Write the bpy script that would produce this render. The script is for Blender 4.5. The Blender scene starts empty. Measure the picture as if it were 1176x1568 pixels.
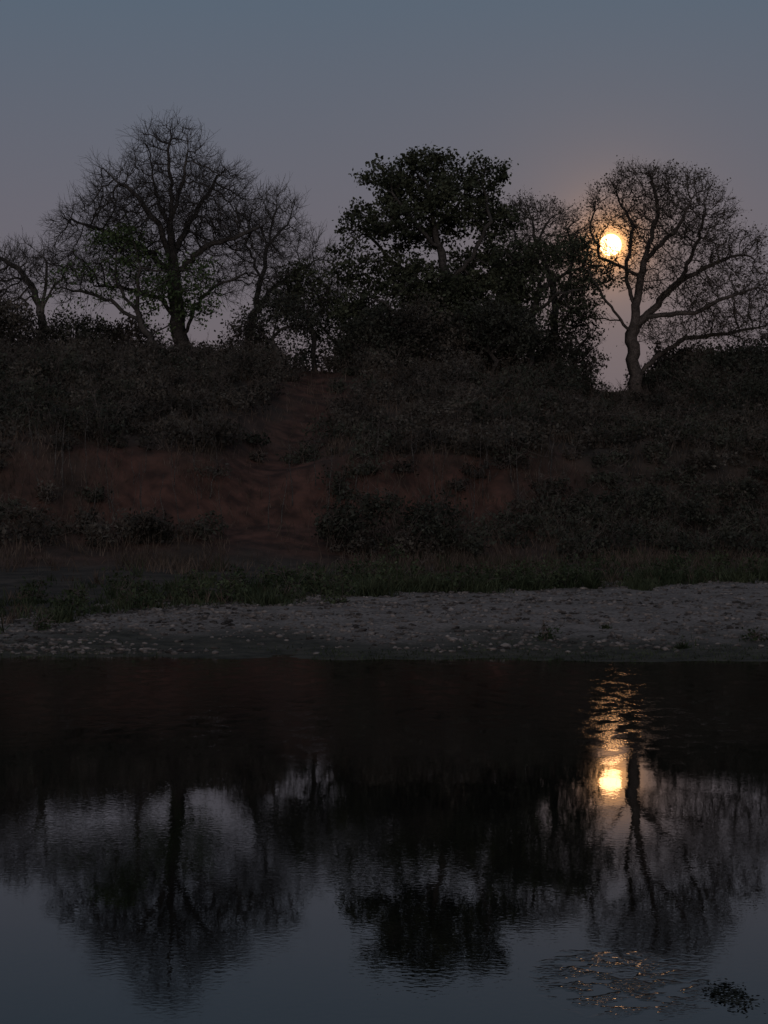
import bpy, math, random
import numpy as np
from mathutils import Vector

rng = np.random.default_rng(11)
random.seed(5)
scene = bpy.context.scene
scene.view_settings.view_transform = 'Standard'
scene.view_settings.look = 'None'
scene.view_settings.exposure = 0

# ------------------------------------------------------------------ helpers
def make_mesh(name, verts, faces_list, mat=None, smooth=False):
    me = bpy.data.meshes.new(name)
    verts = np.asarray(verts, dtype=np.float32)
    me.vertices.add(len(verts))
    me.vertices.foreach_set('co', verts.ravel())
    nl = sum(f.size for f in faces_list); nf = sum(len(f) for f in faces_list)
    me.loops.add(nl); me.polygons.add(nf)
    li = np.concatenate([f.ravel() for f in faces_list]).astype(np.int32)
    tot = np.concatenate([np.full(len(f), f.shape[1]) for f in faces_list]).astype(np.int32)
    st = np.concatenate([[0], np.cumsum(tot)[:-1]]).astype(np.int32)
    me.loops.foreach_set('vertex_index', li)
    me.polygons.foreach_set('loop_start', st)
    me.polygons.foreach_set('loop_total', tot)
    if smooth:
        me.polygons.foreach_set('use_smooth', np.ones(nf, dtype=bool))
    me.update(calc_edges=True)
    if mat: me.materials.append(mat)
    ob = bpy.data.objects.new(name, me)
    scene.collection.objects.link(ob)
    return ob

def empty(name, loc=(0,0,0)):
    e = bpy.data.objects.new(name, None)
    e.location = loc
    scene.collection.objects.link(e)
    return e

def parent(child, par):
    child.parent = par
    child.location = (-par.location[0], -par.location[1], -par.location[2])

def norm(v):
    return v / np.maximum(np.linalg.norm(v, axis=-1, keepdims=True), 1e-9)

def vnoise(x, y, seed=0):
    xi = np.floor(x).astype(np.int64); yi = np.floor(y).astype(np.int64)
    xf = x - xi; yf = y - yi
    def h(a, b):
        n = (a * 374761393 + b * 668265263 + seed * 974634777) & 0x7fffffff
        n = ((n ^ (n >> 13)) * 1274126177) & 0x7fffffff
        return ((n ^ (n >> 16)) & 0xffff) / 65535.0
    u = xf*xf*(3-2*xf); v = yf*yf*(3-2*yf)
    return (h(xi,yi)*(1-u)+h(xi+1,yi)*u)*(1-v) + (h(xi,yi+1)*(1-u)+h(xi+1,yi+1)*u)*v

def fbm(x, y, o=4, seed=0):
    s = 0; a = .5
    for i in range(o):
        s = s + a*(vnoise(x*2**i, y*2**i, seed+i)-.5); a *= .5
    return s

def sstep(a, b, x):
    t = np.clip((x-a)/(b-a), 0, 1); return t*t*(3-2*t)

# ------------------------------------------------------------------ materials
def new_mat(name):
    m = bpy.data.materials.new(name); m.use_nodes = True
    nt = m.node_tree
    b = nt.nodes['Principled BSDF']
    b.inputs['Specular IOR Level'].default_value = 0.1
    b.inputs['Roughness'].default_value = 0.9
    return m, nt, b

def noise_mat(name, c1, c2, scale=1.0, scale2=20, lo=.35, hi=.65, gain=1.0):
    """matte surface: two colours by large noise, value broken up by finer noise"""
    m, nt, b0 = new_mat(name)
    nt.nodes.remove(b0)
    b = nt.nodes.new('ShaderNodeBsdfDiffuse')
    nt.links.new(b.outputs[0], nt.nodes['Material Output'].inputs[0])
    geo = nt.nodes.new('ShaderNodeNewGeometry')
    n = nt.nodes.new('ShaderNodeTexNoise'); n.inputs['Scale'].default_value = scale; n.inputs['Detail'].default_value = 2
    nt.links.new(geo.outputs['Position'], n.inputs['Vector'])
    r = nt.nodes.new('ShaderNodeValToRGB')
    r.color_ramp.elements[0].color = (*[q*gain for q in c1], 1); r.color_ramp.elements[1].color = (*[q*gain for q in c2], 1)
    r.color_ramp.elements[0].position = lo; r.color_ramp.elements[1].position = hi
    nt.links.new(n.outputs['Fac'], r.inputs['Fac'])
    n2 = nt.nodes.new('ShaderNodeTexNoise'); n2.inputs['Scale'].default_value = scale2; n2.inputs['Detail'].default_value = 1
    nt.links.new(geo.outputs['Position'], n2.inputs['Vector'])
    mr = nt.nodes.new('ShaderNodeMapRange'); mr.inputs[3].default_value = .55; mr.inputs[4].default_value = 1.45
    mr.inputs[1].default_value = .3; mr.inputs[2].default_value = .7
    nt.links.new(n2.outputs['Fac'], mr.inputs[0])
    mx = nt.nodes.new('ShaderNodeVectorMath'); mx.operation = 'SCALE'
    nt.links.new(r.outputs['Color'], mx.inputs[0]); nt.links.new(mr.outputs[0], mx.inputs['Scale'])
    nt.links.new(mx.outputs[0], b.inputs['Color'])
    return m

mat_bark_dark = noise_mat('bark_dark', (.065,.058,.053), (.115,.10,.09), 3)
mat_bark_grey = noise_mat('bark_grey', (.09,.08,.073), (.16,.14,.125), 3)
mat_bark_pale = noise_mat('bark_pale', (.085,.07,.062), (.145,.115,.10), 3)
mat_leaf_ever = noise_mat('leaf_evergreen', (.052,.058,.038), (.105,.112,.07), .9, scale2=6)
mat_leaf_green = noise_mat('leaf_green', (.075,.105,.05), (.115,.15,.065), 1.2, scale2=6)
mat_leaf_dry = noise_mat('leaf_dry', (.07,.06,.046), (.12,.10,.072), 1.1, scale2=6)
mat_scrub = noise_mat('leaf_scrub', (.055,.049,.041), (.135,.115,.094), .4, scale2=2.2, lo=.42, hi=.60)
mat_scrub_dark = noise_mat('leaf_scrub_dark', (.045,.047,.037), (.09,.088,.067), .6, scale2=3)
mat_twig_dry = noise_mat('dry_twigs', (.12,.095,.083), (.20,.16,.135), .6, scale2=5)
mat_grass = noise_mat('grass_green', (.044,.055,.031), (.092,.104,.06), .5, scale2=4)
mat_straw = noise_mat('grass_dry', (.085,.065,.05), (.16,.115,.09), .5, scale2=4)
mat_stone = noise_mat('pebble_stone', (.06,.052,.048), (.30,.25,.225), 2.0, scale2=9)

# ------------------------------------------------------------------ terrain
def terrain(x, y):
    x = np.asarray(x, float); y = np.asarray(y, float)
    w = 5.0*np.tanh(x/12.0)
    near = sstep(58, 80, y)
    yy = y - w*(1-sstep(78, 92, y)) * sstep(36, 56, y)
    yy = yy + 2.4*fbm(x*.16, y*.05, 3, 3)*near
    shore = 32.0 + 4.5*fbm(x*.17, x*0+3.3, 4, 7)
    prof_y = np.array([-4000,-60,-3,3,5,12,26,32,42,52,61,66,69.0,76,86,90,120,400,5000.])
    prof_z = np.array([3,2.2,1.0,.3,-.4,-1.2,-1.0,0,.36,.52,.8,2.0,4.5,6.4,8.7,8.95,9.1,9.5,10.])
    z = np.interp(yy - (shore-32)*(1-sstep(34,44,y)), prof_y, prof_z)
    cl = np.exp(-((yy-67.5)/2.2)**2)
    z = z + cl*1.4*fbm(x*.6, y*.12, 4, 21)
    cx = -3.3 + .6*np.sin(yy*.25)
    gl = np.exp(-((x-cx)/2.2)**2)*sstep(62,70,yy)*(1-sstep(86,90,yy))
    smoothp = np.interp(yy, [60,66,86,90],[.8,1.9,8.3,8.95])
    z = z*(1-gl*.5) + smoothp*gl*.5 - .12*gl
    # the crest dips on the right, where the spreading tree stands
    z = z - 1.35*np.exp(-((x-10.6)/3.2)**2)*sstep(74,84,y)*(1-sstep(110,160,y))
    amp = .03 + .55*near
    z = z + amp*fbm(x*.5, y*.5, 4, 5) * sstep(32.5,36,y)
    z = z + .13*fbm(x*1.2, y*1.0, 3, 9)*sstep(30.5,33,y)
    return z

def axis(a, b, st, far):
    core = np.arange(a, b+st*.5, st)
    ext = []; d = st; p = b
    while p < far: d *= 1.35; p += d; ext.append(p)
    ext = np.array(ext)
    d = st; p = a; lo = []
    while p > -far: d *= 1.35; p -= d; lo.append(p)
    return np.concatenate([np.array(lo[::-1]), core, ext])
gx = axis(-30, 30, .24, 4500); gy = axis(29, 94, .22, 4500)
GX, GY = np.meshgrid(gx, gy)
GZ = terrain(GX, GY)
V = np.stack([GX.ravel(), GY.ravel(), GZ.ravel()], 1)
nx, ny = len(gx), len(gy)
ii = (np.arange(ny-1)[:,None]*nx + np.arange(nx-1)[None,:]).ravel()
F = np.stack([ii, ii+1, ii+nx+1, ii+nx], 1)

m, nt, b = new_mat('ground_soil')
L = nt.links.new
attr = nt.nodes.new('ShaderNodeAttribute'); attr.attribute_name = 'zones'
sep = nt.nodes.new('ShaderNodeSeparateColor'); L(attr.outputs['Color'], sep.inputs[0])
geo = nt.nodes.new('ShaderNodeNewGeometry')
def N(scale, detail=4, stretch=None):
    n = nt.nodes.new('ShaderNodeTexNoise'); n.inputs['Scale'].default_value = scale; n.inputs['Detail'].default_value = detail
    if stretch:
        mp = nt.nodes.new('ShaderNodeMapping'); mp.inputs['Scale'].default_value = stretch
        L(geo.outputs['Position'], mp.inputs['Vector']); L(mp.outputs[0], n.inputs['Vector'])
    else: L(geo.outputs['Position'], n.inputs['Vector'])
    return n
def ramp(src, c1, c2, lo=.35, hi=.65):
    r = nt.nodes.new('ShaderNodeValToRGB')
    r.color_ramp.elements[0].color = (*c1,1); r.color_ramp.elements[1].color = (*c2,1)
    r.color_ramp.elements[0].position = lo; r.color_ramp.elements[1].position = hi
    L(src, r.inputs[0]); return r.outputs[0]
def mix(f, a, c):
    mx = nt.nodes.new('ShaderNodeMix'); mx.data_type='RGBA'
    L(f, mx.inputs[0]); L(a, mx.inputs[6]); L(c, mx.inputs[7]); return mx.outputs[2]
sandn = N(14, 5); fine = N(1.6, 6)
sand = ramp(sandn.outputs[0], (.09,.072,.063), (.40,.32,.282), .34, .66)
sand2 = ramp(fine.outputs[0], (.11,.088,.078), (.32,.255,.226))
mxs = nt.nodes.new('ShaderNodeMix'); mxs.data_type='RGBA'; mxs.inputs[0].default_value=.45
L(sand, mxs.inputs[6]); L(sand2, mxs.inputs[7]); sandc = mxs.outputs[2]
redc = ramp(N(1.6,5,(1,1,.25)).outputs[0], (.06,.034,.027), (.16,.076,.056))
brown = ramp(N(1.1,5).outputs[0], (.045,.037,.031), (.10,.075,.060))
wet = ramp(N(2.5,5).outputs[0], (.028,.027,.019), (.085,.072,.053))
c = mix(sep.outputs[0], brown, redc)
c = mix(sep.outputs[1], c, sandc)
c = mix(sep.outputs[2], c, wet)
L(c, b.inputs['Base Color'])
bp = nt.nodes.new('ShaderNodeBump'); bp.inputs['Strength'].default_value=.9; bp.inputs['Distance'].default_value=.08
L(N(6,4).outputs[0], bp.inputs['Height']); L(bp.outputs[0], b.inputs['Normal'])
mat_ground = m
ground = make_mesh('ground', V, [F], mat_ground, smooth=True)

def grass_edge(x):
    return 46.5 + .85*np.clip(x,-40,22) + 6*fbm(x*.35, x*0+1.7, 3, 31)
X, Y = V[:,0], V[:,1]
w = 5.0*np.tanh(X/12.0); YY = Y - w*(1-sstep(78,92,Y))*sstep(36,56,Y)
cxp = -3.3 + .6*np.sin(YY*.25)
pathm = np.exp(-((X-cxp)/1.8)**2)*sstep(61,66,YY)*(1-sstep(88,92,YY))
cliffm = np.exp(-((YY-67.3)/3.2)**2)*(1-sstep(3,9,X))*(1-.6*sstep(-8,-13,X))
scree = np.exp(-((YY-63)/3)**2)*.35*(1-sstep(6,14,X))
zr = np.clip(pathm*.9 + cliffm*.9 + scree + 1.0*fbm(X*.5,Y*.5,5,61), 0, 1)*sstep(58,62,YY)
ge = grass_edge(X)
zs = (1-sstep(-2.5, 2.0, Y-ge+5*fbm(X*.8,Y*.8,4,41)))
zw = (1-sstep(.03, .24, V[:,2]+.35*fbm(X*.5,Y*.3,4,44)))*.9
zw = np.where(Y<5, .9, zw)
col = np.stack([zr, zs, zw, np.ones_like(zr)],1).astype(np.float32)
ca = ground.data.color_attributes.new('zones','FLOAT_COLOR','POINT')
ca.data.foreach_set('color', col.ravel())

# ------------------------------------------------------------------ tubes
class Geo:
    def __init__(s): s.v=[]; s.f4=[]; s.f3=[]; s.n=0
    def add(s, v, f4=None, f3=None):
        if f4 is not None: s.f4.append(f4+s.n)
        if f3 is not None: s.f3.append(f3+s.n)
        s.v.append(v); s.n += len(v)
    def build(s, name, mat, smooth=False):
        fl=[]
        if s.f4: fl.append(np.concatenate(s.f4))
        if s.f3: fl.append(np.concatenate(s.f3))
        return make_mesh(name, np.concatenate(s.v), fl, mat, smooth)

def ring(P, D, R, k):
    ref = np.tile(np.array([.23,.95,.11]), (len(P),1))
    u = norm(np.cross(D, ref)); v = np.cross(D, u)
    a = np.arange(k)*2*np.pi/k
    return P[:,None,:] + R[:,None,None]*(np.cos(a)[None,:,None]*u[:,None,:] + np.sin(a)[None,:,None]*v[:,None,:])

def segs(g, P0, P1, R0, R1, k=3):
    D = norm(P1-P0)
    a = ring(P0,D,R0,k); b_ = ring(P1,D,R1,k)
    n=len(P0)
    v = np.concatenate([a,b_],1).reshape(-1,3)
    base = (np.arange(n)*2*k)[:,None]
    j = np.arange(k)[None,:]; jn=(j+1)%k
    f = np.stack([base+j, base+jn, base+k+jn, base+k+j],-1).reshape(-1,4)
    g.add(v, f4=f)

def tree_tubes(g, P, par, R, k=5):
    n=len(P)
    D = np.zeros_like(P)
    idx = np.arange(n); hp = par>=0
    D[hp] = norm(P[hp]-P[par[hp]])
    D[~hp] = [0,0,1]
    main = -np.ones(n,int)
    order = np.argsort(R)
    for i in order:
        if par[i]>=0: main[par[i]] = i
    mc = main>=0
    D2 = D.copy(); D2[mc] = norm(D[mc] + norm(P[main[mc]]-P[mc]))
    rings = ring(P, D2, R, k)
    v = rings.reshape(-1,3)
    ch = idx[hp]; ismain = main[par[ch]]==ch
    cm = ch[ismain]; j=np.arange(k)[None,:]; jn=(j+1)%k
    a=(par[cm]*k)[:,None]; b_=(cm*k)[:,None]
    f1=np.stack([a+j,a+jn,b_+jn,b_+j],-1).reshape(-1,4)
    cs = ch[~ismain]
    if len(cs):
        sr = ring(P[par[cs]], D[cs], np.minimum(R[par[cs]]*.9, R[cs]*1.15), k).reshape(-1,3)
        a=(n*k+np.arange(len(cs))*k)[:,None]; b_=(cs*k)[:,None]
        f2=np.stack([a+j,a+jn,b_+jn,b_+j],-1).reshape(-1,4)
        g.add(np.concatenate([v,sr]), f4=np.concatenate([f1,f2]))
    else: g.add(v, f4=f1)

def leaves(g, C, size, aspect=.65, up=0.0):
    n=len(C)
    if n==0: return
    d = norm(rng.normal(size=(n,3))+np.array([0,0,up])); e = norm(np.cross(d, rng.normal(size=(n,3))))
    s = (size*(.5+1.0*rng.random(n)))[:,None]
    v = np.stack([C-d*s*.5, C+e*s*aspect*.5, C+d*s*.5, C-e*s*aspect*.5],1).reshape(-1,3)
    f = (np.arange(n)*4)[:,None]+np.arange(4)[None,:]
    g.add(v, f4=f)

# elevation drawing of the tree line: 3 cm grid squares, (u to the right, v downward)
def el(u, v, d=0., D=90.):
    return np.array([(u-588)*.03, D+d, 25.86-.03*v])

def grow(limbs, blobs, D, npts, step=.3, infl=4., kill=.42, jit=.25, shell=.5, up=.05, iters=120, hole=None):
    P=[]; par=[]
    for L_ in limbs:
        pts=[el(u,v,(d[0] if d else 0.),D) for (u,v,*d) in L_]
        if P:
            A=np.array(P); k=int(np.argmin(np.linalg.norm(A-pts[0],axis=1))); prev=k
            pts=[P[k]]+pts[1:]
        else:
            P.append(pts[0]); par.append(-1); prev=0
        for a,b_ in zip(pts[:-1],pts[1:]):
            n=max(1,int(np.linalg.norm(b_-a)/step))
            for i in range(1,n+1):
                p=a+(b_-a)*i/n + rng.normal(size=3)*step*.16
                P.append(p); par.append(prev); prev=len(P)-1
    vol=np.array([b_[2]*b_[3]*b_[2] for b_ in blobs],float); cnt=(vol/vol.sum()*npts).astype(int)+5
    A=[]
    for bl,c_ in zip(blobs,cnt):
        u,v,ru,rv=bl[:4]; dep=bl[4] if len(bl)>4 else 0.
        d=norm(rng.normal(size=(c_,3))); r=rng.random(c_)**(1/3)
        r=r*(1-shell)+shell*np.sqrt(r)
        q=d*r[:,None]
        c0=el(u,v,dep,D)
        A.append(c0+q*np.array([ru*.03, ru*.03*.8, rv*.03]))
    A=np.concatenate(A)
    if hole is not None:      # a natural gap in the crown
        hc=el(hole[0],hole[1],0,D); A=A[np.hypot(A[:,0]-hc[0],A[:,2]-hc[2])>hole[2]]
    P=np.array(P); par=np.array(par)
    nch=np.bincount(par[par>=0],minlength=len(P))
    d=np.linalg.norm(A[:,None,:]-P[None],axis=2); ni=d.argmin(1); nd=d.min(1)
    alive=nd>kill
    A=A[alive]; ni=ni[alive]; nd=nd[alive]
    for it in range(iters):
        if not len(A): break
        m_=nd<infl
        if not m_.any(): break
        acc=np.zeros_like(P); np.add.at(acc, ni[m_], norm(A[m_]-P[ni[m_]]))
        src=np.unique(ni[m_]); src=src[nch[src]<4]
        if not len(src): break
        dr=norm(norm(acc[src])+rng.normal(size=(len(src),3))*jit+np.array([0,0,up]))
        new=P[src]+dr*step
        k0=len(P)
        P=np.concatenate([P,new]); par=np.concatenate([par,src])
        nch=np.concatenate([nch,np.zeros(len(src),int)]); nch[src]+=1
        dd=np.linalg.norm(A[:,None,:]-new[None],axis=2); mi=dd.argmin(1); md=dd.min(1)
        bt=md<nd; ni[bt]=mi[bt]+k0; nd[bt]=md[bt]
        al=nd>kill; A=A[al]; ni=ni[al]; nd=nd[al]
    return P,par

def radii(P,par,base,r0):
    n=len(P); cnt=np.zeros(n); has=np.zeros(n,bool); has[par[par>=0]]=True
    cnt[~has]=1
    for i in range(n-1,0,-1): cnt[par[i]]+=cnt[i]
    e=math.log(base/r0)/math.log(max(cnt[0],2))
    return r0*cnt**e, cnt, ~has

def build_tree(name, limbs, blobs, D, npts, base, r0=.012, bark=None, twig=3, twiglen=.6, twigr=.007,
               leafmat=None, nleaf=0, leafsize=.12, leafspread=.25, leaffrac=1., flare=1.35, aspect=.65, maxcnt=10, hole=None, **kw):
    P,par=grow(limbs,blobs,D,npts,hole=hole,**kw)
    R,cnt,tip=radii(P,par,base,r0)
    h=P[:,2]-P[0,2]; R=R*(1+(flare-1)*np.exp(-np.maximum(h,0)/.5)*(R>base*.4))
    e=empty(name,(P[0,0],P[0,1],P[0,2]))
    g=Geo(); tree_tubes(g,P,par,R)
    small=np.where(cnt<=maxcnt)[0]
    small=small[par[small]>=0]
    if hole is not None:
        hc=el(hole[0],hole[1],0,D); small=small[np.hypot(P[small,0]-hc[0],P[small,2]-hc[2])>hole[2]*.8]
    ends=[P[small]]
    cen=P[small].mean(0)
    if twig:
        src=np.repeat(small,twig)
        src=src[rng.random(len(src))<.8]
        d0=norm(P[src]-P[par[src]])
        outw=norm(P[src]-cen)
        d1=norm(d0*.8+outw*.5+rng.normal(size=(len(src),3))*.5+np.array([0,0,.25]))
        l=twiglen*(.35+rng.random(len(src)))[:,None]/3
        a=P[src]; b_=a+d1*l; d2=norm(d1+rng.normal(size=d1.shape)*.3+np.array([0,0,.12])); c_=b_+d2*l
        d25=norm(d2+rng.normal(size=d1.shape)*.3+np.array([0,0,.12])); c3=c_+d25*l
        one=np.ones(len(src))
        segs(g,a,b_,one*twigr*1.3,one*twigr); segs(g,b_,c_,one*twigr,one*twigr*.8); segs(g,c_,c3,one*twigr*.8,one*twigr*.4)
        d3=norm(d1+rng.normal(size=d1.shape)*.7); c2=b_+d3*l*1.2
        segs(g,b_,c2,one*twigr*.8,one*twigr*.4)
        d4=norm(d2+rng.normal(size=d1.shape)*.7); c4=c_+d4*l
        segs(g,c_,c4,one*twigr*.7,one*twigr*.4)
        ends=[c_,c2,c3]
    t=g.build('branches',bark); parent(t,e)
    if nleaf:
        E=np.concatenate(ends)
        if hole is not None: E=E[np.hypot(E[:,0]-hc[0],E[:,2]-hc[2])>hole[2]*.85]
        if leaffrac<1:
            s=fbm(E[:,0]*.5+E[:,1]*.3, E[:,2]*.6,2,77)+ .12*rng.normal(size=len(E))
            E=E[s>np.quantile(s,1-leaffrac)]
        C=np.repeat(E,nleaf,0); C=C+rng.normal(size=C.shape)*leafspread*np.array([1,1,.7])
        gl_=Geo(); leaves(gl_,C,leafsize,aspect); o=gl_.build('foliage',leafmat); parent(o,e)
    return e

# ------------------------------------------------------------------ trees
build_tree('bare_tree',
 limbs=[[(288,590),(278,520),(270,470),(264,400),(260,340),(262,290),(258,240),(262,200)],
        [(264,410),(245,345,-.5),(215,305,-1),(180,280,-1.3),(165,262,-1.2)],
        [(266,385),(290,330,.8),(315,290,1.2),(330,262,1.)],
        [(262,345),(235,290,.9),(225,240,1.2)],
        [(261,330),(285,270,-.9),(292,225,-1)],
        [(266,415),(215,372,.8),(150,345,1.2),(105,330,1)],
        [(268,420),(320,378,-.9),(370,365,-1.2),(400,350,-1)],
        [(272,490),(245,455,.4),(205,440,.8),(140,430,.8)],
        [(280,520),(300,470,-.6),(335,440,-1),(375,425,-1.3)]],
 blobs=[(258,243,60,58),(215,305,85,55),(310,300,75,60),(140,345,62,45),(375,350,60,55),(260,340,130,60),
        (115,385,45,35),(390,400,55,45),(200,410,80,40),(330,420,60,40)],
 D=90,npts=5600,base=.38,r0=.0155,bark=mat_bark_dark,twig=4,twiglen=.95,twigr=.0078,kill=.355,step=.27,shell=.9)
build_tree('bare_tree',
 limbs=[[(355,590),(366,520),(372,470),(385,410),(398,350),(408,300),(415,268)],
        [(376,455),(405,415,.5),(445,385,1),(480,365,1)],
        [(388,400),(365,350,-.5),(372,300,-.6)],[(398,350),(430,310,.3),(440,280,.5)]],
 blobs=[(410,300,46,48),(440,360,55,50),(482,385,32,45),(375,330,40,50),(455,430,70,40)],
 D=96,npts=2400,base=.2,r0=.012,bark=mat_bark_grey,twig=4,twiglen=.85,twigr=.0078,kill=.36,step=.27)
build_tree('bare_tree',
 limbs=[[(52,590),(56,500),(60,450),(66,405),(60,375)],[(57,480),(40,430,.4),(15,400,.6),(-15,385,.5)],
        [(59,465),(80,430,-.4),(105,405,-.6)]],
 blobs=[(20,415,50,45),(80,415,42,36),(-30,420,60,60),(60,405,40,32)],
 D=91,npts=1600,base=.2,r0=.014,bark=mat_bark_grey,twig=5,twiglen=.75,twigr=.0085,jit=.4,kill=.33)
build_tree('green_leafed_tree',
 limbs=[[(245,590),(236,520),(215,480),(190,440),(185,390)],[(225,495),(180,465,.4),(130,450,.6),(100,445,.5)],[(215,480),(225,420,-.5),(215,370,-.7)]],
 blobs=[(190,400,45,45),(150,440,58,38),(105,455,35,32),(225,440,40,50),(290,440,45,40),(310,470,40,30)],
 D=88,npts=1400,base=.17,bark=mat_bark_dark,twig=2,twiglen=.5,leafmat=mat_leaf_green,nleaf=6,leafsize=.14,leafspread=.18,leaffrac=.5)
build_tree('evergreen_tree',
 limbs=[[(672,600),(676,540),(680,480),(682,430),(672,380),(662,330),(655,280)],
        [(680,470),(640,430,.8),(600,400,1.2),(568,360,1.)],[(681,440),(720,400,-.8),(745,350,-1.2),(738,300,-1.)],
        [(674,390),(630,345,-.8),(600,305,-1)],[(678,500),(740,470,.9),(790,440,1.4)],[(676,520),(620,490,-.9),(570,460,-1.4)],
        [(668,350),(705,310,.8),(715,280,1)]],
 blobs=[(648,258,36,20,0),(688,260,34,20,.6),(584,284,34,22,-.6),(740,282,34,24,-.8),(640,300,50,34,.8),(700,318,52,34,-.5),
        (554,345,32,30,.7),(605,350,44,28,-.8),(754,340,32,34,.4),(540,405,34,36,0),(605,425,50,34,.6),(740,412,48,36,.7),
        (655,365,36,18,.8),(695,352,26,16,1.2),(660,445,80,30,0),(785,440,42,38,-.5),(565,480,50,34,.5),(700,500,90,30,-.4),(600,520,60,24,.4)],
 D=89,npts=4800,base=.42,r0=.014,bark=mat_bark_dark,twig=2,twiglen=.5,leafmat=mat_leaf_ever,nleaf=8,leafsize=.15,leafspread=.16,
 leaffrac=.8,kill=.36,step=.28,shell=.8,aspect=.7)
build_tree('thorn_tree',
 limbs=[[(818,600),(832,560),(850,520),(858,460),(845,410),(828,360),(820,325)],[(856,470),(880,420,.6),(887,370,.8),(876,335,.7)],
        [(848,415),(800,370,-.6),(785,335,-.7)],[(828,360),(848,320,.3)]],
 blobs=[(815,322,46,26),(862,335,42,27),(795,350,28,30),(892,355,26,32),(840,370,60,40)],
 D=92,npts=2500,base=.2,r0=.012,bark=mat_bark_grey,twig=4,twiglen=.6,twigr=.008,leafmat=mat_leaf_dry,nleaf=2,leafsize=.09,leafspread=.12,leaffrac=.6,kill=.32,up=.12,hole=(935,373,.7))
build_tree('acacia_tree',
 limbs=[[(800,600),(806,540),(812,480),(822,430),(830,405)],[(815,455),(860,420,.4),(900,414,.5)],[(818,440),(780,410,-.5),(765,395,-.5)],[(811,490),(845,460,-.6),(890,450,-.7)]],
 blobs=[(850,402,68,17),(905,425,42,20,.5),(785,405,40,24),(820,445,70,24,.3),(860,475,50,22),(790,485,44,30)],
 D=87.5,npts=2200,base=.19,r0=.011,bark=mat_bark_dark,twig=2,twiglen=.45,leafmat=mat_leaf_ever,nleaf=6,leafsize=.13,leafspread=.15,leaffrac=.7,kill=.34,hole=(935,373,.9))
build_tree('spreading_tree',
 limbs=[[(965,625),(966,575),(960,535),(964,500),(968,465),(975,420),(988,370),(1002,330),(990,295)],
        [(962,520),(938,490,-.4),(912,462,-.8),(888,425,-1.1),(872,392,-1.2)],
        [(966,470),(952,430,.7),(958,400,1.),(966,350,1.1),(945,310,1)],
        [(948,420),(915,395,.9),(900,350,1.1),(912,320,1)],
        [(964,505),(1000,470,.5),(1040,425,.9),(1062,375,1.2),(1075,330,1.1)],
        [(985,482),(1050,486,-.7),(1095,466,-1.1),(1140,450,-1.3)],
        [(1030,435),(1080,410,.2),(1120,395,.3)],
        [(980,410),(1020,365,-.8),(1045,320,-1)],
        [(968,582),(1000,545,.5),(1050,518,.8),(1110,512,1.1),(1165,500,1.1)],
        [(940,492),(905,490,.5),(870,480,.8)]],
 blobs=[(980,294,64,28),(1035,304,52,32),(930,320,40,34),(1075,335,38,36),(1010,355,85,40),(1115,392,46,28),(1070,400,60,45),
        (1145,450,36,42),(1095,465,75,35),(1125,505,68,24),(908,400,42,50),(990,425,50,40),(1020,510,60,20),(880,455,30,40)],
 D=88,npts=6000,base=.33,r0=.0135,bark=mat_bark_pale,twig=4,twiglen=.6,twigr=.0078,leafmat=mat_leaf_dry,nleaf=1,leafsize=.09,leafspread=.11,leaffrac=.7,
 kill=.33,step=.26,up=.08,shell=.9,hole=(935,373,.5))
def under(u,v,ru,rv,D,mat,lf=.8,n=700,bark=mat_bark_dark,name='understory_tree',nleaf=7):
    w_=ru
    build_tree(name,
     limbs=[[(u,600),(u+6,560),(u-4,v+rv*.6),(u+3,v)],[(u,v+rv*.8),(u-w_*.5,v+rv*.2,.5),(u-w_*.7,v-rv*.2,.6)],[(u,v+rv*.7),(u+w_*.5,v+rv*.1,-.5),(u+w_*.6,v-rv*.3,-.6)]],
     blobs=[(u,v,ru*.7,rv*.8),(u-ru*.5,v+rv*.2,ru*.5,rv*.6,.5),(u+ru*.5,v+rv*.25,ru*.5,rv*.6,-.5),(u+ru*.1,v-rv*.4,ru*.5,rv*.5)],
     D=D,npts=n,base=.12,bark=bark,twig=3,twiglen=.6,twigr=.008,leafmat=mat,nleaf=nleaf,leafsize=.13,leafspread=.18,leaffrac=lf,kill=.34)
under(475,435,55,50,91,mat_leaf_ever,.45,900,nleaf=5)
under(425,495,60,42,88,mat_scrub_dark,.5,900,nleaf=6)
under(520,480,55,60,93,mat_leaf_ever,.5,900,nleaf=6)
under(575,525,60,40,87,mat_scrub_dark,.7,700)
under(640,515,70,40,87,mat_scrub,.75,900)
under(745,515,70,40,86.5,mat_scrub_dark,.75,900)
under(820,530,55,36,89,mat_scrub_dark,.6,700)
under(878,510,36,44,90,mat_scrub_dark,.6,800,nleaf=5)
under(870,555,45,28,90,mat_scrub,.75,500)
under(20,510,60,45,89,mat_scrub,.6,800)
under(110,515,70,36,90,mat_scrub_dark,.6,800)
under(195,525,60,30,90,mat_scrub,.6,600)
under(375,520,40,34,91,mat_scrub,.6,500)
under(1035,560,45,24,90,mat_scrub,.6,500)
under(1085,560,60,24,90,mat_scrub,.6,500)
under(1120,575,60,28,86,mat_scrub_dark,.9,700)
under(1190,560,50,34,86,mat_scrub_dark,.9,600)
under(-60,470,70,70,92,mat_scrub,.7,700)
under(1260,480,80,80,90,mat_scrub,.6,900)

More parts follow.
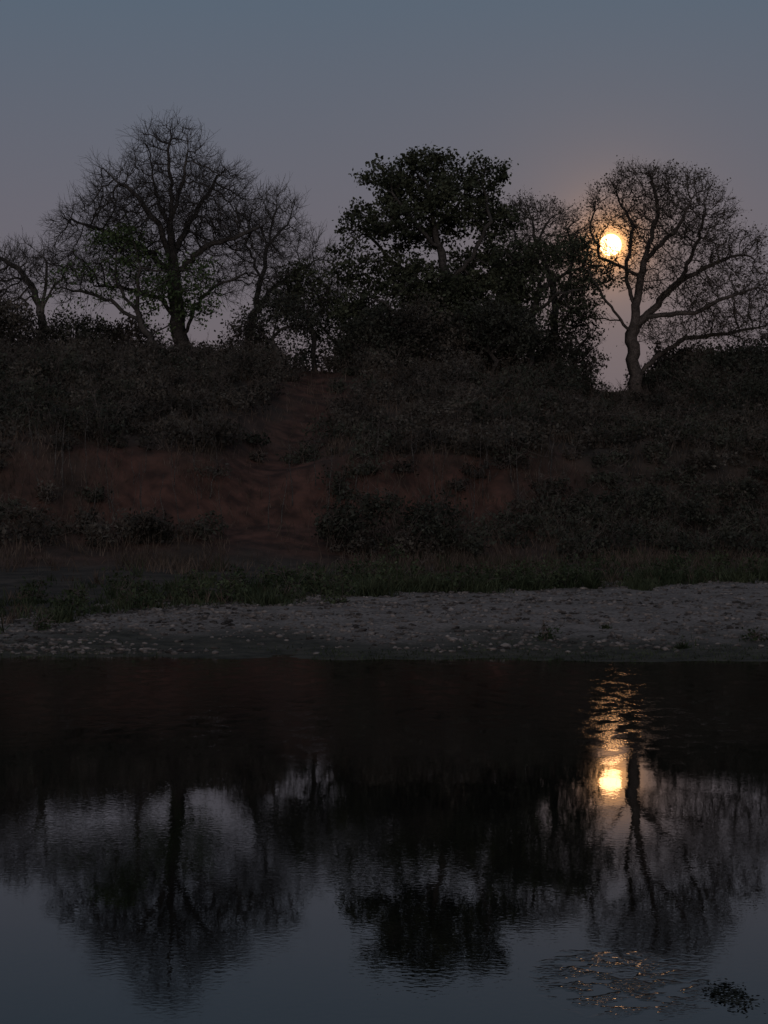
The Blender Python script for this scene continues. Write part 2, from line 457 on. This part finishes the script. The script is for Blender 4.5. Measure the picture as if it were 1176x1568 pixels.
# ------------------------------------------------------------------ scrub on the bank
def bush(gl, gs, x, y, r, h, nleaf, lsize, nst=5):
    z=float(terrain(x,y))-.05
    base=np.array([x,y,z])
    nl=rng.integers(5,10)
    th=rng.random(nl)*2*np.pi; rr=np.sqrt(rng.random(nl))*r*.8
    C=np.stack([x+np.cos(th)*rr, y+np.sin(th)*rr, z+h*(.15+.6*rng.random(nl))],1)
    R=r*(.22+.32*rng.random(nl))
    k=rng.integers(0,nl,nleaf)
    d=norm(rng.normal(size=(nleaf,3))); rad=rng.random(nleaf)**.45
    Q=C[k]+d*(rad*R[k])[:,None]*np.array([1,1,.8*min(1.3,h/r)])+rng.normal(size=(nleaf,3))*.09
    Q[:,2]=np.maximum(Q[:,2],z+.02)
    leaves(gl,Q,lsize,.6)
    m_=nst*3
    k=rng.integers(0,nl,m_)
    T=C[k]+norm(rng.normal(size=(m_,3))+[0,0,.8])*R[k][:,None]*(.8+.7*rng.random(m_))[:,None]
    B=base+rng.normal(size=(m_,3))*np.array([r*.15,r*.15,0])
    M=(B+T)/2+np.array([0,0,h*.12])+rng.normal(size=(m_,3))*.08
    o=np.ones(m_)
    segs(gs,B,M,o*.012,o*.009); segs(gs,M,T,o*.009,o*.004)
    S=np.repeat(T,4,0); E=S+norm(rng.normal(size=S.shape)+[0,0,.6])*.4*rng.random(len(S))[:,None]
    o=np.ones(len(S)); segs(gs,S,E,o*.006,o*.003)

def bank_u(x,y):
    return y-5.0*math.tanh(x/12.0)*(1-float(sstep(78,92,y)))
ga,gb,gs=Geo(),Geo(),Geo()
cnt=0; tries=0
while cnt<1350 and tries<15000:
    tries+=1
    x=rng.uniform(-23,23); y=rng.uniform(60,90)
    yy=bank_u(x,y)
    if yy<61.: continue
    cx=-3.3+.6*math.sin(yy*.25)
    hw=1.8 if yy<84 else 1.1
    if abs(x-cx)<hw and rng.random()<.95: continue
    red=(64.<yy<69.6) and x<4.0
    if red and rng.random()<(.76 if -9<x<2 else .35): continue
    if 60<yy<64 and x<6 and rng.random()<.4: continue
    r=rng.uniform(.35,1.15); h=rng.uniform(.25,1.1)
    if red: h*=.8; r*=.8
    if rng.random()<.04 and not red: r*=1.5; h=rng.uniform(1.2,1.9)
    if yy>80: h*=1.2
    if abs(x-.116*y)<1.8 and y>80: h=min(h,.4)
    dark=vnoise(np.array(x*.25),np.array(y*.25),88)+(.2 if x>4 else 0)+.15*rng.normal()
    bush(gb if dark>.62 else ga, gs, x,y,r,h,int(120+200*r),.125)
    cnt+=1
for i in range(80):
    x=rng.uniform(-23,23); y=rng.uniform(88,97)
    if 7.5<x<13.5: continue
    k_=.55 if -9<x<-7 else 1
    bush(ga,gs,x,y,rng.uniform(.9,1.6),rng.uniform(1.2,2.4)*k_,350,.16)
for i in range(40):      # bushes either side of the spreading tree
    x=rng.uniform(6.5,9.4) if i%2 else rng.uniform(11.5,15); y=rng.uniform(85,93)
    if abs(x-.116*y)<.85: continue
    bush(gb,gs,x,y,rng.uniform(.6,1.1),rng.uniform(.9,1.7),360,.13)
e=empty('bank_scrub',(0,75,0))
for o in (ga.build('scrub_leaves',mat_scrub),gb.build('scrub_leaves_dark',mat_scrub_dark),gs.build('scrub_stems',mat_twig_dry)):
    parent(o,e)

def big_bush(name,lst,mat):
    g1,g2=Geo(),Geo()
    for (x,y,r,h) in lst: bush(g1,g2,x,y,r,h,int(1000*r),.12,nst=10)
    e=empty(name,(lst[0][0],lst[0][1],float(terrain(lst[0][0],lst[0][1]))))
    parent(g1.build('leaves',mat),e); parent(g2.build('stems',mat_twig_dry),e)
big_bush('riverbank_bush',[(-1.6,62.0,1.0,1.5),(-.6,62.6,1.3,2.1),(.6,62.4,1.4,2.3),(1.7,62.6,1.3,2.0),(2.5,62.2,.9,1.3)],mat_scrub_dark)
big_bush('riverbank_bush',[(-7.8,61,.8,1.0),(-7.0,61.4,.9,1.1)],mat_scrub)
big_bush('riverbank_bush',[(9.0,68.4,1.2,1.6),(10.3,68.6,1.3,1.8),(7.7,67.6,1.,1.3)],mat_scrub_dark)
big_bush('riverbank_bush',[(14.2,79,2.0,2.6),(15.8,80,2.2,3.0),(17.8,80,2.2,3.0)],mat_scrub_dark)

# low green shrubs along the foot of the bank
g1,g2=Geo(),Geo()
for i in range(140):
    x=rng.uniform(-17,19); y=float(grass_edge(np.array(x)))+abs(rng.normal())*3.2-.8
    r=rng.uniform(.2,.6); bush(g1,g2,x,y,r,rng.uniform(.3,.85),int(420*r)+60,.085,nst=2)
for (x,y,r,h) in [(-1.1,42.8,.28,.3),(9.4,38.2,.2,.28),(2.9,35.0,.16,.2),(6.6,34.6,.2,.24),(-6.6,37.2,.3,.16),(12.0,47,.3,.35)]:
    bush(g1,g2,x,y,r,h,int(420*r)+60,.07,nst=2)
e=empty('waterside_shrubs',(0,50,.5))
parent(g1.build('leaves',noise_mat('leaf_waterside',(.046,.060,.034),(.10,.116,.064),.8,scale2=5)),e); parent(g2.build('stems',mat_twig_dry),e)

g=Geo()
for i in range(80):
    x=rng.uniform(-15,6); y=66+5*math.tanh(x/12)+rng.uniform(-1.0,3)
    z=float(terrain(x,y)); n=5; L_=rng.uniform(.8,2.4); dx=rng.normal()*.03
    P=np.array([[x,y-.1,z-.1]]+[[x+dx*j+rng.normal()*.03,y-.15-.05*j+rng.normal()*.05,z+L_*j/n] for j in range(1,n+1)])
    r=np.linspace(.022,.006,n+1)*rng.uniform(.5,1.1)
    segs(g,P[:-1],P[1:],r[:-1],r[1:],4)
g.build('dead_stems',mat_bark_grey)

# ------------------------------------------------------------------ grasses
def blades(g,x,y,h,wd,lean=.35):
    n=len(x); z=terrain(x,y)
    a=rng.random(n)*np.pi*2; s=np.stack([np.cos(a),np.sin(a),a*0],1)*wd[:,None]*.5
    b0=np.stack([x,y,z-.02],1); ld=rng.normal(size=(n,3))*lean; ld[:,2]=1
    t=b0+norm(ld)*h[:,None]; m_=(b0+t)/2; m_[:,2]+=h*.08
    v=np.stack([b0-s,b0+s,m_+s*.7,t,m_-s*.7],1).reshape(-1,3)
    k=(np.arange(n)*5)[:,None]
    f=k+np.array([[0,1,2,4]]); f3=k+np.array([[4,2,3]])
    g.add(v,f4=f,f3=f3)
g=Geo(); gd=Geo()
nt_=3000
tx=rng.uniform(-22,22,nt_); ty=grass_edge(tx)+np.abs(rng.normal(size=nt_))*5.5-.8
kp=(vnoise(tx*.6,ty*.6,51)+.5*vnoise(tx*1.9,ty*1.5,52)>.78)|(rng.random(nt_)<.10); kp&=ty<(61.5+5*np.tanh(tx/12))
tx,ty=tx[kp],ty[kp]
th=rng.uniform(.12,.5,len(tx))*(.4+1.1*vnoise(tx*.5,ty*.5,53)); tr=rng.uniform(.12,.4,len(tx))
K=24
bx=np.repeat(tx,K)+rng.normal(size=len(tx)*K)*np.repeat(tr,K)*.6; by=np.repeat(ty,K)+rng.normal(size=len(tx)*K)*np.repeat(tr,K)*.6
bh=np.repeat(th,K)*rng.uniform(.5,1.2,len(bx)); isdry=np.repeat(rng.random(len(tx))<.25,K)
blades(g,bx[~isdry],by[~isdry],bh[~isdry],np.full((~isdry).sum(),.03),.5)
blades(gd,bx[isdry],by[isdry],bh[isdry],np.full(isdry.sum(),.025),.5)
clumps=[(4.2,37.,.1,.12),(-4,44,.12,.2),(5.1,33.6,.12,.18)]
for xx in rng.uniform(-18,20,60):
    clumps.append((xx,float(grass_edge(np.array(xx)))-.3+rng.normal()*.9,rng.uniform(.2,.6),rng.uniform(.25,.65)))
for (cx_,cy_,r_,h_) in clumps:
    n=int(900*r_); blades(g,cx_+rng.normal(size=n)*r_*.5,cy_+rng.normal(size=n)*r_*.5,h_*rng.uniform(.3,1.1,n),np.full(n,.028),.7)
# short moss and sedge at the water's edge
n=26000; x=rng.uniform(-22,24,n); y=31.2+np.abs(rng.normal(size=n))*1.6; kp=(vnoise(x*.5,y*.8,175)+.4*vnoise(x*2,y*2,176)>.6)&(terrain(x,y)>-.02); x,y=x[kp],y[kp]
blades(g,x,y,rng.uniform(.02,.10,len(x)),np.full(len(x),.018),.8)
g.build('green_grass',mat_grass)
g=gd
n=70000
x=rng.uniform(-23,23,n); y=rng.uniform(55,90,n); dens=vnoise(x*.5,y*.5,71)+.4*vnoise(x*1.7,y*1.7,72)
cxp_=-3.3+.6*np.sin(y*.25)
kp=(dens>.5)&~((np.abs(x-cxp_)<1.8)&(rng.random(n)<.8)); x,y=x[kp],y[kp]
blades(g,x,y,rng.uniform(.2,.65,len(x)),np.full(len(x),.025),.4)
g.build('dry_grass',mat_straw)

# ------------------------------------------------------------------ pebbles
import bmesh
bm=bmesh.new(); bmesh.ops.create_icosphere(bm,subdivisions=1,radius=1)
iv=np.array([v.co[:] for v in bm.verts]); ifc=np.array([[v.index for v in f.verts] for f in bm.faces]); bm.free()
n=24000
x=rng.uniform(-17,20,n); y=32.8+rng.random(n)**1.0*(np.maximum(grass_edge(x)-33,3)+2)
kp=vnoise(x*.5,y*.7,91)+.6*rng.random(n)>.62; x,y=x[kp],y[kp]; n=len(x)
s=.016+.055*rng.random(n)**3; s[:30]*=2.0
z=terrain(x,y)+s*.15
v=iv[None]*(1+.25*rng.normal(size=(n,len(iv),1)))*s[:,None,None]*np.array([1.2,1,.6])+np.stack([x,y,z],1)[:,None]
f=(np.arange(n)*len(iv))[:,None,None]+ifc[None]
make_mesh('pebbles',v.reshape(-1,3),[f.reshape(-1,3)],mat_stone)

# ------------------------------------------------------------------ a clump of floating water weed near this shore
n=9000
x=rng.uniform(1.3,2.3,n); y=rng.uniform(8.8,10.6,n)
clump=np.exp(-(((x-1.72)/.12)**2+((y-9.72)/.30)**2))*1.3+.6*fbm(x*5,y*5,3,133)
kp=(clump+.2*rng.normal(size=n)>.72); x,y=x[kp],y[kp]; n=len(x)
a=rng.random(n)*np.pi*2; s=rng.uniform(.006,.022,n)
dx=np.stack([np.cos(a)*s,np.sin(a)*s,rng.normal(size=n)*.002],1); dy=np.stack([-np.sin(a)*s*.4,np.cos(a)*s*.4,rng.normal(size=n)*.002],1)
c0=np.stack([x,y,.004+.004*rng.random(n)],1)
g=Geo(); g.add(np.stack([c0-dx,c0+dy,c0+dx,c0-dy],1).reshape(-1,3), f4=(np.arange(n)*4)[:,None]+np.arange(4)[None,:])
g.build('water_weed',noise_mat('water_weed_leaf',(.02,.022,.018),(.05,.05,.04),2,scale2=9))

# ------------------------------------------------------------------ water
m,nt,b=new_mat('river_water'); L=nt.links.new
b.inputs['Base Color'].default_value=(.006,.006,.005,1); b.inputs['Roughness'].default_value=.006
b.inputs['IOR'].default_value=1.35; b.inputs['Specular IOR Level'].default_value=.5
geo=nt.nodes.new('ShaderNodeNewGeometry')
def wn(scale,st,detail=2,rough=.5,off=0):
    mp=nt.nodes.new('ShaderNodeMapping'); mp.inputs['Scale'].default_value=st; mp.inputs['Location'].default_value=(off,off,0)
    n=nt.nodes.new('ShaderNodeTexNoise'); n.inputs['Scale'].default_value=scale; n.inputs['Detail'].default_value=detail; n.inputs['Roughness'].default_value=rough
    L(geo.outputs['Position'],mp.inputs['Vector']); L(mp.outputs[0],n.inputs['Vector']); return n.outputs['Fac']
def M(op,a,c_,cl=False):
    n=nt.nodes.new('ShaderNodeMath'); n.operation=op; n.use_clamp=cl
    for i,q in enumerate((a,c_)):
        if q is None: continue
        if isinstance(q,(int,float)): n.inputs[i].default_value=q
        else: L(q,n.inputs[i])
    return n.outputs[0]
def MR(src,a,b_,c_,d_):
    n=nt.nodes.new('ShaderNodeMapRange'); L(src,n.inputs[0])
    for i,q in enumerate((a,b_,c_,d_)): n.inputs[i+1].default_value=q
    return n.outputs[0]
swell=M('MULTIPLY',wn(.9,(.8,1,1),1),.0012)
rip=wn(20,(.9,1.1,1),1)
ripa=M('MULTIPLY',rip,MR(wn(.3,(.5,1.,1),2,off=4),.42,.68,.0001,.0005))
sy=nt.nodes.new('ShaderNodeSeparateXYZ'); L(geo.outputs['Position'],sy.inputs[0])
farr=M('MULTIPLY',M('MULTIPLY',wn(34,(1.3,.6,1),1,off=2),MR(sy.outputs['Y'],18.2,22.5,.0001,.0020)),MR(wn(3.5,(1.2,.6,1),2,off=7),.42,.60,.10,1))
vd=nt.nodes.new('ShaderNodeVectorMath'); vd.operation='SUBTRACT'; L(geo.outputs['Position'],vd.inputs[0]); vd.inputs[1].default_value=(1.22,10.0,0)
vs=nt.nodes.new('ShaderNodeVectorMath'); vs.operation='MULTIPLY'; L(vd.outputs[0],vs.inputs[0]); vs.inputs[1].default_value=(2.2,1.3,0)
vl=nt.nodes.new('ShaderNodeVectorMath'); vl.operation='LENGTH'; L(vs.outputs[0],vl.inputs[0])
pmask=M('SUBTRACT',1.1,vl.outputs['Value'],True)
pm2=MR(wn(6,(1,1,1),2,off=13),.46,.54,0,1)
patch=M('MULTIPLY',M('MULTIPLY',M('MULTIPLY',wn(34,(.8,1.1,1),1,off=9),.0078),pmask),pm2)
H=M('ADD',M('ADD',M('ADD',swell,ripa),patch),farr)
bp=nt.nodes.new('ShaderNodeBump'); bp.inputs['Strength'].default_value=1; bp.inputs['Distance'].default_value=1
L(H,bp.inputs['Height']); L(bp.outputs[0],b.inputs['Normal'])
wx=np.array([-1500,-60,-20,0,20,60,1500.]); wy=np.array([1.,8,20,30,44.])
WX,WY=np.meshgrid(wx,wy); wv=np.stack([WX.ravel(),WY.ravel(),WX.ravel()*0],1)
i2=(np.arange(len(wy)-1)[:,None]*len(wx)+np.arange(len(wx)-1)[None]).ravel()
make_mesh('river_water',wv,[np.stack([i2,i2+1,i2+len(wx)+1,i2+len(wx)],1)],m)

# ------------------------------------------------------------------ moon
az=(935-588)/3000.; elv=(782-373)/3000.
md=Vector((az,1,elv)).normalized()
bpy.ops.mesh.primitive_uv_sphere_add(segments=32,ring_count=16,radius=3500*.0054,location=Vector((0,0,2.4))+md*3500)
moon=bpy.context.object; moon.name='moon'
for p in moon.data.polygons: p.use_smooth=True
mm=bpy.data.materials.new('moon_surface'); mm.use_nodes=True; nt=mm.node_tree; nt.nodes.clear()
em=nt.nodes.new('ShaderNodeEmission'); em.inputs[0].default_value=(1,.50,.21,1); em.inputs[1].default_value=8.0
ou=nt.nodes.new('ShaderNodeOutputMaterial'); nt.links.new(em.outputs[0],ou.inputs[0]); moon.data.materials.append(mm)

# ------------------------------------------------------------------ sky
wd=bpy.data.worlds.new('World'); scene.world=wd; wd.use_nodes=True; nt=wd.node_tree; L=nt.links.new
bg=nt.nodes['Background']
tc=nt.nodes.new('ShaderNodeTexCoord')
sx=nt.nodes.new('ShaderNodeSeparateXYZ'); L(tc.outputs['Generated'],sx.inputs[0])
rp=nt.nodes.new('ShaderNodeValToRGB'); L(sx.outputs['Z'],rp.inputs[0])
els=[(0,(.154,.122,.133)),(.08,(.150,.128,.147)),(.15,(.134,.128,.157)),(.25,(.096,.127,.172)),(.5,(.09,.118,.152)),(1,(.09,.112,.15))]
cr=rp.color_ramp
while len(cr.elements)<len(els): cr.elements.new(.5)
for e_,(p,c_) in zip(cr.elements,els): e_.position=p; e_.color=(*c_,1)
dt=nt.nodes.new('ShaderNodeVectorMath'); dt.operation='DOT_PRODUCT'; L(tc.outputs['Generated'],dt.inputs[0]); dt.inputs[1].default_value=md
def WM(op,a,c_=None):
    n=nt.nodes.new('ShaderNodeMath'); n.operation=op
    for i,q in enumerate((a,c_)):
        if q is None: continue
        if isinstance(q,(int,float)): n.inputs[i].default_value=q
        else: L(q,n.inputs[i])
    return n.outputs[0]
ang=WM('ARCCOSINE',WM('MINIMUM',dt.outputs['Value'],1.0))
def glow(width,colr):
    ex=WM('EXPONENT',WM('MULTIPLY',ang,-1/width))
    v=nt.nodes.new('ShaderNodeVectorMath'); v.operation='SCALE'; v.inputs[0].default_value=colr; L(ex,v.inputs['Scale']); return v.outputs[0]
def VA(a,c_):
    v=nt.nodes.new('ShaderNodeVectorMath'); v.operation='ADD'; L(a,v.inputs[0]); L(c_,v.inputs[1]); return v.outputs[0]
sky=nt.nodes.new('ShaderNodeTexSky'); sky.sky_type='NISHITA'; sky.sun_disc=False
sky.sun_elevation=math.radians(2); sky.sun_rotation=math.radians(180)
sk=nt.nodes.new('ShaderNodeVectorMath'); sk.operation='SCALE'; sk.inputs['Scale'].default_value=.003; L(sky.outputs[0],sk.inputs[0])
tot=VA(VA(VA(VA(rp.outputs[0],glow(.0048,(4.6,2.0,.45))),glow(.018,(.27,.12,.02))),glow(.07,(.035,.015,.0))),sk.outputs[0])
L(tot,bg.inputs['Color']); bg.inputs['Strength'].default_value=1.0

sd=bpy.data.lights.new('sun','SUN'); sd.energy=.32; sd.angle=math.radians(40); sd.color=(1,.88,.83)
so=bpy.data.objects.new('sun',sd); scene.collection.objects.link(so)
so.rotation_euler=Vector((.15,1,-.26)).to_track_quat('-Z','Y').to_euler()

# ------------------------------------------------------------------ camera
cd=bpy.data.cameras.new('camera'); cd.sensor_fit='VERTICAL'; cd.sensor_height=24; cd.lens=3000/1568*24; cd.clip_end=12000; cd.clip_start=.1
co=bpy.data.objects.new('camera',cd); scene.collection.objects.link(co)
co.location=(0,0,2.4); co.rotation_euler=(math.radians(90),0,0)
scene.camera=co
